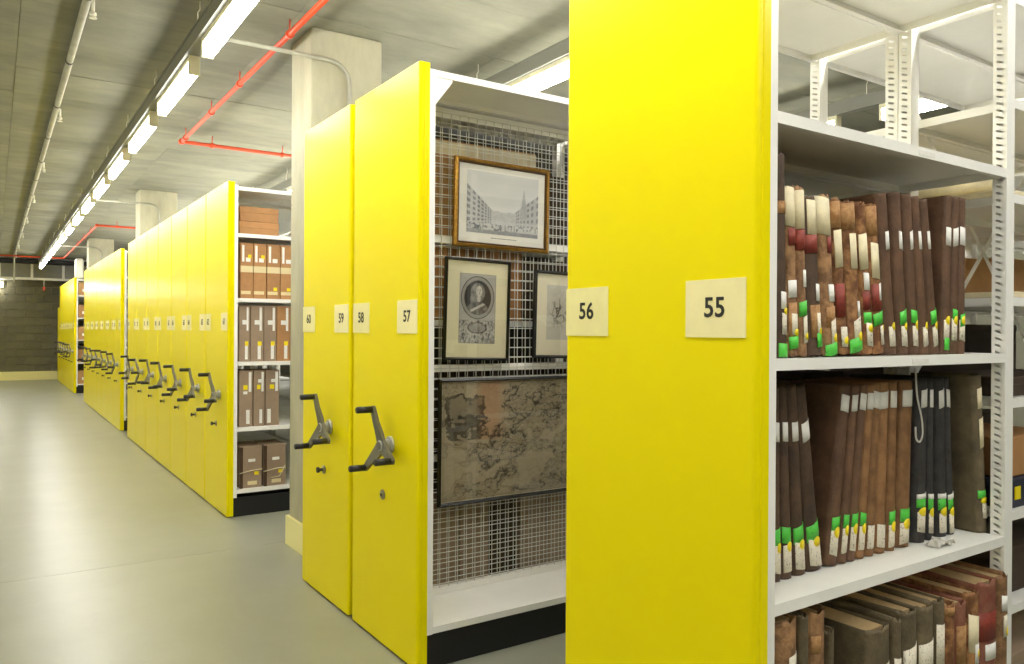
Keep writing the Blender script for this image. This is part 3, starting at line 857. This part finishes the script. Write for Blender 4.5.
def rowbook(i, xl, xr, ybot, xtop, ytop, Yp, zb, cover, marks, label, d, prev=None, **kw):
    """columns xl..xr at the foot, column xtop (centre) at the head, on the plane y = Yp"""
    a, b = onY(xl, ybot, Yp).x, onY(xr, ybot, Yp).x
    tp = onY(xtop, ytop, Yp)
    h0 = tp.z - zb
    c = (a + b) / 2; w = (b - a) * .965
    lean = (tp.x - c) / h0
    h = math.hypot(h0, tp.x - c) - abs(lean) * w / 2
    return book('ledger', label, c, Yp, zb, w * math.cos(math.atan(lean)), h, d, lean, cover, marks=marks, seed=100 + i, **kw)

def F(y, yb, yt): return (yb - y) / (yb - yt)
def M(yb, yt, *items):
    """items: (kind, y_upper, y_lower, u0, u1[,skew]) in photo rows -> height fractions"""
    kinds = {'v': ('title_label', 'vellum'), 'w': ('white_label', 'paper_white'), 'p': ('paper_tag', 'tag_paper'), 'g': ('green_tag', 'tag_green'), 'y': ('yellow_dot', 'tag_yellow'), 'r': ('red_panel', 'red_leather'), 't': ('worn_patch', 'tan_leather')}
    out = []
    for it in items:
        nm, mt = kinds[it[0]]
        out.append((nm, mt, max(F(it[2], yb, yt), .003), min(F(it[1], yb, yt), .998), it[3], it[4]) + tuple(it[5:6]))
    return out
# upper shelf
Z1, P1 = 1.435, Y55 + .018
G1 = 'ledgers on the upper shelf'
e = 354
R1 = [
 (778.5, 790, 782.5, 154, 'book_dark', M(e, 154, ('t', 200, 212, 0, 1), ('w', 289, 306, .3, 1), ('p', 310, 331, .35, 1), ('y', 305, 312, .5, .95), ('g', 340, 354, .15, 1)), 'dark brown ledger standing tallest beside the yellow panel'),
 (790.5, 800.5, 792, 187, 'book_suede', M(e, 187, ('v', 187.5, 226, 0, 1), ('r', 227, 244, .15, 1), ('t', 300, 340, .1, .8), ('w', 278, 295, .1, .85), ('p', 311, 332, .25, .9), ('y', 326, 333, .4, .9), ('g', 333, 345, .1, 1)), 'suede ledger with tall white head label, second from the left'),
 (801, 810, 802, 189, 'book_suede', M(e, 189, ('v', 190, 228, 0, 1), ('r', 229, 249, 0, 1), ('w', 268, 285, .4, .95), ('g', 299, 313, .1, .9), ('p', 314, 340, .35, .9), ('y', 330, 337, .45, .95)), 'thin suede ledger with red band under a white head label'),
 (810.5, 826, 812.0, 197, 'book_dark', M(e, 197, ('v', 200, 234, .2, .95), ('r', 234, 252, .05, 1), ('t', 303, 335, .2, .95), ('w', 282, 299, .5, .98), ('p', 311, 334, .5, .95), ('y', 326, 333, .6, .98), ('g', 331, 345, .45, 1)), 'thick dark ledger with torn white head label and red band'),
 (827, 841, 826.2, 197, 'book_suede', M(e, 197, ('v', 198, 235, 0, 1), ('r', 236, 252, .4, 1), ('t', 305, 325, .2, .95), ('w', 283, 300, .35, .95), ('p', 319, 341, .4, 1, .3), ('y', 332, 341, .5, .95), ('g', 341, 354, .1, .95)), 'suede ledger with wide white head label over a torn red patch'),
 (841.5, 851, 837.5, 200, 'book_rust', M(e, 200, ('t', 201, 227, 0, 1), ('v', 229, 266, .1, .9), ('r', 282, 315, .05, .95), ('p', 325, 345, .2, 1), ('y', 335, 343, .35, .9)), 'rust brown ledger with cream label and long red panel'),
 (851.5, 866.5, 851, 202, 'book_rust', M(e, 202, ('t', 203, 229, 0, 1), ('v', 233, 268, .3, .95), ('w', 300, 316, .55, .98), ('p', 318, 339, .3, .95, .4), ('y', 331, 340, .5, .9), ('g', 336, 350, .1, .9)), 'wide rust brown ledger with peeling head, green tag low'),
 (867, 876, 863.3, 204, 'book_rust', M(e, 204, ('v', 233, 268, .05, .8), ('w', 272, 289, .2, .9), ('r', 290, 308, .1, .95), ('g', 311, 322, .1, .95), ('p', 322, 345, .2, .9), ('y', 323, 331, .3, .8)), 'narrow rust ledger pressed against the wide peeling one'),
 (876.5, 887.5, 874, 205, 'book_rust', M(e, 205, ('t', 206, 235, 0, 1), ('v', 243, 278, .15, .95), ('r', 283, 310, .1, 1), ('w', 283, 300, .5, 1), ('g', 311, 323, .1, 1), ('p', 325, 344, .45, 1), ('y', 324, 331, .7, 1)), 'rust ledger with cream label beside the plain brown ledgers'),
]
for i, (a, b, c, yt, cv, mk, lb) in enumerate(R1):
    rowbook(i, a, b, e, c, yt, P1, Z1, cv, mk, lb, .30, group=G1, taper=.94, worn=.5 if cv != 'book_dark' else .3, bulge=.014)
plain = [(888, 900, 884.5, 193, 'first'), (900.5, 911.5, 898.5, 192, 'second'), (912, 922, 909.5, 194, 'third'), (922.5, 932, 917.5, 196, 'fourth'), (932.5, 942, 926, 199, 'fifth')]
for i, (a, b, c, yt, o_) in enumerate(plain):
    mk = M(e, yt, ('w', 231, 249, .35, .95), ('p', 326, 346, .25, .95), ('y', 322 - (i == 2) * 2, 330, .45, .9))
    if i in (1, 2, 4): mk += M(e, yt, ('g', 310, 323, .2, 1))
    rowbook(20 + i, a, b, e, c, yt, P1 + .004, Z1, 'book_brown', mk, 'plain brown ledger leaning left, %s of the five plain ones on upper shelf' % o_, .31, group=G1, taper=.82, bulge=.016)
straight = [(943.5, 951, 951, 196, 'first'), (951.5, 959, 958, 197, 'second'), (959.5, 967, 964.5, 198, 'third')]
for i, (a, b, c, yt, o_) in enumerate(straight):
    mk = M(e, yt, ('w', 228, 246, .15, .95), ('p', 321 - (i == 1) * 2, 341, .15, .85), ('y', 316, 325, .25, .85))
    mk += M(e, yt, ('g', 306 + i * 4 if i else 338, 316 + i * 5 if i else 350, .2, 1))
    rowbook(30 + i, a, b, e, c, yt, P1 + .004, Z1, 'book_brown', mk, 'brown ledger leaning right, %s of three at right end of upper shelf' % o_, .31, group=G1, taper=.9, bulge=.014)
# middle shelf: the volumes stand a hand's width back from the shelf edge
Z2, P2 = .8214, Y55 + .108
G2 = 'ledgers on the middle shelf'
def row2(i, a, b, yb_, c, yt, cv, mk, lb, d=.25, Yp=None, **kw):
    rowbook(40 + i, a, b, yb_, c, yt, Yp or P2, Z2, cv, mk, lb, d, group=G2, **kw)
dk = [(774, 783, 578, 778, 388, 'outermost'), (783.5, 795, 577, 785.5, 386, 'second'), (796, 809, 575.5, 794.5, 385, 'third'), (810, 826, 574, 803, 385, 'fourth')]
for i, (a, b, yb_, c, yt, o_) in enumerate(dk):
    mk = M(yb_, yt, ('w', 422, 441, .2, .98), ('g', 526, 542, .1, 1), ('p', 543, 570, .15, .98), ('y', 540, 550, .35, .8))
    row2(i, a, b, yb_, c, yt, 'book_dark', mk, 'dark brown ledger on middle shelf, %s from the yellow panel' % o_, bulge=.015, taper=.68)
tn = [(828, 839.5, 568, 849, 386), (840, 848, 567, 858, 386), (848.5, 857, 565, 866.5, 385), (857.5, 866, 562, 873.5, 385), (866.5, 876, 559, 880, 384), (876.5, 888, 556, 887, 383), (888.5, 897, 553, 896, 382), (899, 912.5, 551, 910.5, 381)]
for i, (a, b, yb_, c, yt) in enumerate(tn):
    mk = M(yb_, yt, ('w', 396 - i * .8, 413 - i * .8, .1, .95), ('p', 532 - i, 558 - i * 1.6, .15, .9))
    if i not in (4, 5): mk += M(yb_, yt, ('g', 519 - i, 532 - i, .15, 1), ('y', 529 - i, 540 - i, .3, .8))
    row2(10 + i, a, b, yb_, c, yt, 'book_tan' if i > 2 else 'book_brown', mk, 'tan ledger leaning right on middle shelf, %s of the eight tan ones' % ORD[i], bulge=.013, taper=.85)
bk = [(917, 928, 546, 926, 379), (929, 935, 543, 932.5, 379), (940, 949.5, 540, 942.5, 378), (950, 956, 538, 948.5, 378)]
for i, (a, b, yb_, c, yt) in enumerate(bk):
    mk = M(yb_, yt, ('w', 390, 408, .2, .9), ('g', 500, 511, .1, .95), ('p', 516, 536, .15, .9), ('y', 510, 519, .2, .9), ('w', 496, 501, .1, .95))
    row2(20 + i, a, b, yb_, c, yt, 'book_black', mk, 'black cloth ledger on middle shelf, %s from the tan ledgers' % ORD[i], d=.25, bulge=.012, taper=.86)
row2(30, 981, 990, 532, 979.5, 375, 'book_olive', M(532, 375, ('v', 388, 408, .25, .8), ('v', 418, 447, .3, .8), ('g', 490, 498, .1, .9), ('y', 497, 503, .2, .8), ('p', 503, 518, .3, .8)), 'olive ledger standing alone at right end of the middle shelf', d=.22, Yp=Y55 + .06, bulge=.01)
# lower shelf: battered volumes standing slightly proud of the uprights
Z3 = .187
G3 = 'battered volumes on the lower shelf'
def row3(i, a, b, yt, cv, mk, lb, Yp, d=.30, lean=0.0, **kw):
    pa, pb = onY(a, yt, Yp), onY(b, yt, Yp)
    w = (pb.x - pa.x) * .96
    h = (pa.z + pb.z) / 2 - Z3
    book('volume', lb, (pa.x + pb.x) / 2 - lean * h, Yp, Z3, w, h, d, lean, cv, marks=mk, group=G3, worn=.45, seed=300 + i, **kw)
Y3 = Y55 + .012
r3 = [
 (778.5, 802, 622, 'book_suede', [('paper_tag', 'tag_paper', .70, .84, .45, .98)], 'battered brown volume beside the yellow panel on the lower shelf', Y3),
 (803, 811, 617, 'book_olive', [], 'thin olive volume squeezed between two brown ones low on the left', Y3),
 (812, 829.5, 614, 'book_suede', [('worn_patch', 'tan_leather', .82, .9, .1, .5)], 'torn brown volume, third from panel on the lower shelf', Y3),
 (831, 836, 633, 'book_olive', [], 'short thin volume beside the dark gap on the lower shelf', Y3),
 (871, 895, 630, 'book_olive', [('paper_tag', 'tag_paper', .6, .80, .15, .95)], 'olive volume with large label, first after the dark gap', Y3 - .04),
 (896, 904, 620, 'book_olive', [('paper_tag', 'tag_paper', .6, .78, .1, .9)], 'thin olive volume, second after the dark gap', Y3 - .04),
 (905, 921.5, 612, 'book_olive', [('paper_tag', 'tag_paper', .6, .80, .1, .95)], 'olive volume with cream label, third after the dark gap', Y3 - .04),
 (922.5, 938, 608, 'book_olive', [('paper_tag', 'tag_paper', .6, .80, .05, .9)], 'olive volume with cream label, fourth after the dark gap', Y3 - .04),
 (938.5, 948, 601, 'book_olive', [('paper_tag', 'tag_paper', .6, .86, .1, .95)], 'narrow olive volume with long cream label beside the orange one', Y3 - .04),
 (948.5, 958, 606, 'book_rust', [('worn_patch', 'tan_leather', .94, .99, .0, 1)], 'narrow orange brown volume on lower shelf', Y3 - .04),
 (958.5, 970, 604, 'book_pink', [('worn_patch', 'tan_leather', .6, .86, .1, .9)], 'pinkish brown volume beside the orange one on lower shelf', Y3 - .04),
 (970.5, 983, 594, 'book_rust', [('title_label', 'vellum', .62, .86, .1, .95), ('white_label', 'paper_white', .55, .68, .4, .95), ('yellow_dot', 'tag_yellow', .58, .64, .6, .95)], 'orange brown volume with pale label and yellow dot', Y3 - .04),
 (983.5, 1001, 583, 'book_pink', [('red_panel', 'red_leather', .64, .82, .0, 1), ('white_label', 'paper_white', .52, .62, .2, .8)], 'large pinkish volume with dark red panel near the post', Y3 - .04),
 (1001.5, 1011, 577, 'book_suede', [('white_label', 'paper_white', .78, .88, .2, .85), ('paper_tag', 'tag_paper', .62, .76, .3, .9), ('yellow_dot', 'tag_yellow', .62, .68, .5, .9)], 'brown volume standing proud of the right hand post', Y3 - .04),
]
for i, (a, b, yt, cv, mk, lb, Yp) in enumerate(r3):
    row3(i, a, b, yt, cv, mk, lb, Yp, bulge=.012)

# ------------------------------------------------------------------ things in the second bay, seen past the post
bx0 = XP + BX[1] + UW[1]
def b2(name, label, dx0, dx1, dy0, dy1, z, h, mt, lid=0.0, marks=(), cat='box'):
    return archive_box(name, label, bx0 + dx0, bx0 + dx1, Y55 + dy0, Y55 + dy1, z + .0006, h, mt, lid, marks, 'boxes in the second bay', cat)
for i in range(4):
    b2('brown_box', 'brown box behind the cross brace, %s from the post' % ORD[i], .02 + i * .29, .29 + i * .29, .45, .72, 1.626, .20 + .02 * (i % 2), 'card_tan', .05)
b2('brown_box', 'pale board lying on the fourth shelf of the second bay', .05, 1.1, .03, .30, 1.626, .022, 'card_ivory')
b2('flat_folder', 'cream folder lying on second bay shelf above the ledgers', .02, 1.0, .03, .34, 1.975, .025, 'card_ivory', cat='folder')
b2('flat_box', 'long pale box lying deep in the second bay above the ledgers', .02, 1.1, .42, .72, 1.975, .10, 'card_ivory')
b2('blue_box', 'dark blue box with a yellow dot beside the post', .02, .42, .02, .34, .898, .10, 'card_navy', .03, [('yellow_dot', 'tag_yellow', .10, .2, .3, .75)])
b2('dark_box', 'dark box at the back of the second bay, low down', .05, .9, .42, .72, .898, .26, 'card_dark', .05)
b2('brown_box', 'brown box resting on the dark blue box', .03, .46, .04, .33, 1.0, .14, 'card_brown', .0)
b2('dark_box', 'dark flat box on fifth shelf of the second bay', .04, .8, .05, .34, 1.28, .07, 'card_dark', .03)
b2('dark_box', 'dark tall box at the back of the fifth shelf', .04, 1.0, .42, .72, 1.28, .26, 'card_dark', .03)
b2('grey_box', 'grey box on lowest visible shelf of the second bay', .03, .6, .03, .34, .187, .2, 'card_grey', .04)
b2('dark_box', 'dark box on the sixth shelf of the second bay', .03, .7, .06, .34, .581, .16, 'card_dark', .03)
# rolled sheet lying on the second bay shelf
t = thing('paper_roll', 'rolled cream sheet lying above the upper ledgers near the post', 'paper roll', (bx0 + .11, Y55 + .10, 2.0016 + .035))
m = MB(); sp = []
for i in range(30):
    a = i * .42; r = .034 - .0007 * i; sp.append((r * math.cos(a), r * math.sin(a)))
vs = [(x, 0, z) for x, z in sp] + [(x, .30, z) for x, z in sp]; q = len(sp)
m.add(vs, [(i, i + 1, q + i + 1, q + i) for i in range(q - 1)], True)
o = m.build('sheet', 'vellum', t); sl = o.modifiers.new('thickness', 'SOLIDIFY'); sl.thickness = .0012
# dark boxes added behind the ledgers to block light and keep the gaps dark
for i in range(5):
    archive_box('rear_blocker', 'added dark box blocking light on far side of the nearest unit, upper shelf, %s from panel' % ORD[i], XP + .1 + i * .23, XP + .31 + i * .23, Y55 + .42, Y55 + .71, Z1 + .0005, .50 + .02 * (i % 2), 'card_dark', .04, (), 'added light blocking boxes on the far side of the nearest unit')
    archive_box('rear_blocker', 'added dark box blocking light on far side of the nearest unit, middle shelf, %s from panel' % ORD[i], XP + .1 + i * .23, XP + .31 + i * .23, Y55 + .42, Y55 + .71, Z2 + .0005, .52 + .02 * (i % 2), 'card_dark', .04, (), 'added light blocking boxes on the far side of the nearest unit')
# loop of tape hanging among the black ledgers, crumpled paper at their feet
ctl = [onY(915.5, 368, P2 - .02), onY(917, 395, P2 - .022), onY(921.5, 418, P2 - .024), onY(922.5, 434, P2 - .024), onY(919.5, 442, P2 - .024), onY(916, 438, P2 - .022), onY(915.5, 425, P2 - .02)]
p = []
for i in range(len(ctl) - 1):
    p0, p1, p2, p3 = ctl[max(i - 1, 0)], ctl[i], ctl[i + 1], ctl[min(i + 2, len(ctl) - 1)]
    for q in range(5):
        u = q / 5; p.append(.5 * ((2 * p1) + (p2 - p0) * u + (2 * p0 - 5 * p1 + 4 * p2 - p3) * u * u + (3 * p1 - p0 - 3 * p2 + p3) * u ** 3))
o = MB().tube(p, .003, 6).build('hanging_tape', 'mesh_grey'); tag(o, 'grey tape loop hanging beside the black ledgers', 'tape')
pc = onZ(938, 545, Z2)
m = MB(); r = random.Random(3); vs = []; n = 9
for j in range(5):
    for i in range(n):
        vs.append((pc.x - .05 + .10 * i / (n - 1), pc.y - .03 + .05 * j / 4, Z2 + .002 + abs(r.uniform(0, .022)) * (1 if 0 < i < n - 1 else .2)))
m.add(vs, [(j * n + i, j * n + i + 1, (j + 1) * n + i + 1, (j + 1) * n + i) for j in range(4) for i in range(n - 1)])
tag(m.build('torn_paper', 'mesh_grey'), 'crumpled grey paper scrap at the foot of the black ledgers', 'paper')

# ------------------------------------------------------------------ ceiling services
# lines of fluorescent luminaires under trunking
LINES = [(1.055, 'over the aisle'), (3.03, 'over the shelving'), (5.62, 'deep over the shelving')]
LP = 1.515
body = MB().bbox(-.032, .032, 0, 1.16, .085, .12, .004).mesh('housing', 'lamp_housing')
cap = MB().bbox(-.034, .034, 0, .022, -.002, .12, .003).mesh('end_cap', 'lamp_housing')
dif = MB().bbox(-.031, .031, .022, 1.138, 0, .085, .012).mesh('diffuser', 'lamp')
dif.materials.append(MATS['lamp_side'])
for p_ in dif.polygons:
    if p_.normal.z > -0.6: p_.material_index = 1
hang = MB().tube([(0, 0, 0), (0, 0, .09), (.012, .0, .11), (.012, 0, .165)], .004, 6).mesh('hanger', 'pipe_white')
for li, (lx, lw) in enumerate(LINES):
    tr = thing('cable_trunking', ['long grey trunking carrying the lights over the aisle', 'long grey trunking carrying lights over the shelving', 'farthest grey trunking carrying lights deep over the shelving'][li], 'trunking', (lx - .025, 0, 3.24))
    MB().box(-.028, .045, YF + .3, 24.6, .0005, .095).build('channel', 'trunking', tr)
    MB().box(-.034, -.0285, YF + .3, 24.6, .084, .095).build('flange', 'trunking', tr)
    for k in range(18):
        inst('hanger', hang, tr, (-.01, -2.6 + k * LP, .09))
    idx = 0
    for k in range(-5, 13):
        y = 5.23 + LP * k + (0, .08, 0)[li]
        if li and (y > 20 or (li == 2 and k < -2)): continue
        if k >= -1: lb = 'fluorescent batten in the row %s, %s along from the viewpoint' % (lw, ORD[k + 1])
        else: lb = 'fluorescent batten in the row %s, %s one behind the viewpoint' % (lw, ORD[-2 - k])
        f = thing('fluorescent_light', lb, 'light', (lx, y, 3.12), group='fluorescent lights ' + lw)
        inst('housing', body, f); inst('diffuser', dif, f)
        inst('end_cap', cap, f); inst('end_cap', cap, f, (0, 1.138, 0))
# sprinkler pipe along the ceiling on the left
t = thing('sprinkler_pipe', 'pale pipe clipped along the ceiling left of the lights', 'pipe', (.455, 0, 3.462))
MB().tube([(0, YF + .2, 0), (0, 25.0, 0), (0, 25.05, -.02), (0, 25.07, -.08), (0, 25.07, -.72)], .024, 12).build('pipe_run', 'pipe_pale', t)
cl = MB().cyl((0, -.014, 0), (0, .014, 0), .028, 14).box(-.006, .006, -.008, .008, .02, .034).mesh('clip', 'clip_dark')
hd = MB().cyl((.03, 0, .01), (.03, 0, -.07), .011, 10).cyl((.0, 0, 0), (.03, 0, 0), .012, 10).cyl((.03, 0, -.07), (.03, 0, -.085), .02, 10).cyl((.03, 0, -.10), (.03, 0, -.104), .022, 10).cyl((.03, 0, -.085), (.03, 0, -.10), .006, 8).mesh('sprinkler_head', 'pipe_white')
for k in range(15): inst('clip', cl, t, (0, 5.19 + 1.35 * (k - 1), 0))
for k in range(9): inst('sprinkler_head', hd, t, (0, 5.25 + 2.70 * (k - 1) + (.08 if k > 1 else 0), -.005))
# red pipes
def red_pipe(label, pts, clips, heads=()):
    t = thing('red_pipe', label, 'pipe', (0, 0, 0))
    pp = []
    for i, p in enumerate(pts):
        p = Vector(p)
        if 0 < i < len(pts) - 1:
            a = (Vector(pts[i - 1]) - p).normalized(); b = (Vector(pts[i + 1]) - p).normalized()
            for s in (.05, .025): pp.append(p + a * s + (b * (.05 - s) * .4))
            for s in (.025, .05): pp.append(p + b * s + (a * (.05 - s) * .4))
        else: pp.append(p)
    MB().tube(pp, .019, 12).build('pipe_run', 'pipe_red', t)
    for p, ax in clips:
        p = Vector(p); d = Vector((0, .016, 0)) if ax == 'y' else Vector((.016, 0, 0))
        m = MB().cyl(p - d, p + d, .027, 12); m.cyl(p + Vector((0, 0, .02)), (p.x, p.y, ZC - .003), .005, 6)
        m.build('bracket', 'pipe_red', t)
    for i in (1,):
        if len(pts) > 2:
            p = Vector(pts[i]); MB().bbox(p.x - .028, p.x + .028, p.y - .028, p.y + .028, p.z - .026, p.z + .026, .012).build('elbow', 'pipe_red', t)
    return t
zr = 3.40
red_pipe('bright red pipe near the pillar turning a corner under the ceiling', [(1.575, YF + .2, zr), (1.575, 8.40, zr), (6.5, 8.40, zr)],
         [((1.575, y, zr), 'y') for y in (1.2, 2.4, 3.7, 4.95, 6.17, 7.11, 8.2)] + [((x, 8.40, zr), 'x') for x in (1.87, 2.6, 3.6)])
red_pipe('distant red pipe turning a corner beyond the second pillar', [(6.5, 16.1, zr), (1.57, 16.1, zr), (1.57, 24.2, zr), (-1.4, 24.2, zr)],
         [((1.57, y, zr), 'y') for y in (17.2, 18.6, 20, 21.4, 22.8)] + [((x, 16.1, zr), 'x') for x in (1.9, 2.6, 3.6)])
# white conduit from the light trunking to each pillar
for i, y in enumerate(PIL):
    yy = y - .022
    pts = [(1.078, yy, 3.29), (1.85, yy, 3.29)] + [(1.85 + .135 * math.sin(a), yy, 3.155 + .135 * math.cos(a)) for a in [math.pi / 2 * k / 6 for k in range(1, 7)]] + [(1.985, yy, 1.2)]
    t = thing('white_conduit', ['white conduit bending down the nearest pillar', 'white conduit bending down the middle pillar', 'white conduit bending down the farthest pillar'][i], 'conduit', (0, 0, 0), group='conduits down the pillars')
    MB().tube(pts, .014, 10).build('pipe_run', 'pipe_pale', t)
    for z in (2.9, 2.2, 1.5): MB().cyl((1.985, yy, z - .012), (1.985, yy, z + .012), .019, 10).build('clip', 'pipe_white', t)

# bulkhead grille above the block wall, lamp and odds and ends at the far end
t = thing('ventilation_duct', 'white framed grey panelled duct along the top of the back wall', 'duct', (XL, 25.6, 2.86), group=None)
L = 3.9
MB().box(.01, L - .01, .03, .75, .02, .60).build('casing', 'duct_grey', t)
for z in (0.0, .56): MB().box(0, L, 0, .03, z, z + .065).build('rail', 'pipe_white', t)
for k in range(6):
    x = .06 + k * .765
    MB().box(x, x + .065, .0, .03, .065, .56).build('post', 'pipe_white', t)
o = MB().bbox(XL, 3.0, 25.3, 25.6 - .005, 3.30, 3.42, .02).build('cable_tray', 'duct_black'); tag(o, 'black cable tray running below the ceiling at the far end', 'cable tray')
t = thing('wall_light', 'glaring lamp on the back wall at the far left', 'light', (-.12, 26.46, 2.74))
MB().bbox(-.36, .36, -.03, .03, -.09, .09, .02).build('base', 'lamp_housing', t)
MB().bbox(-.33, .33, -.12, -.031, -.075, .075, .03).build('diffuser', 'lamp_wall', t)
t = thing('hanging_detector', 'small rod with red tip hanging before the back wall', 'detector', (1.18, 25.66, 2.7395))
MB().cyl((0, 0, -.05), (0, 0, .14), .012, 8).build('rod', 'pipe_white', t)
MB().bbox(-.03, .03, -.03, .03, -.17, -.05, .015).build('sounder', 'pipe_red', t)
pj = onY(79.5, 270, 20.9)
o = MB().bbox(pj.x - .09, pj.x + .09, 20.9, 21.05, 2.69, 3.16, .03).build('switch_box', 'pipe_white')
tag(o, 'small white box standing on top of the farthest row', 'electrical box')
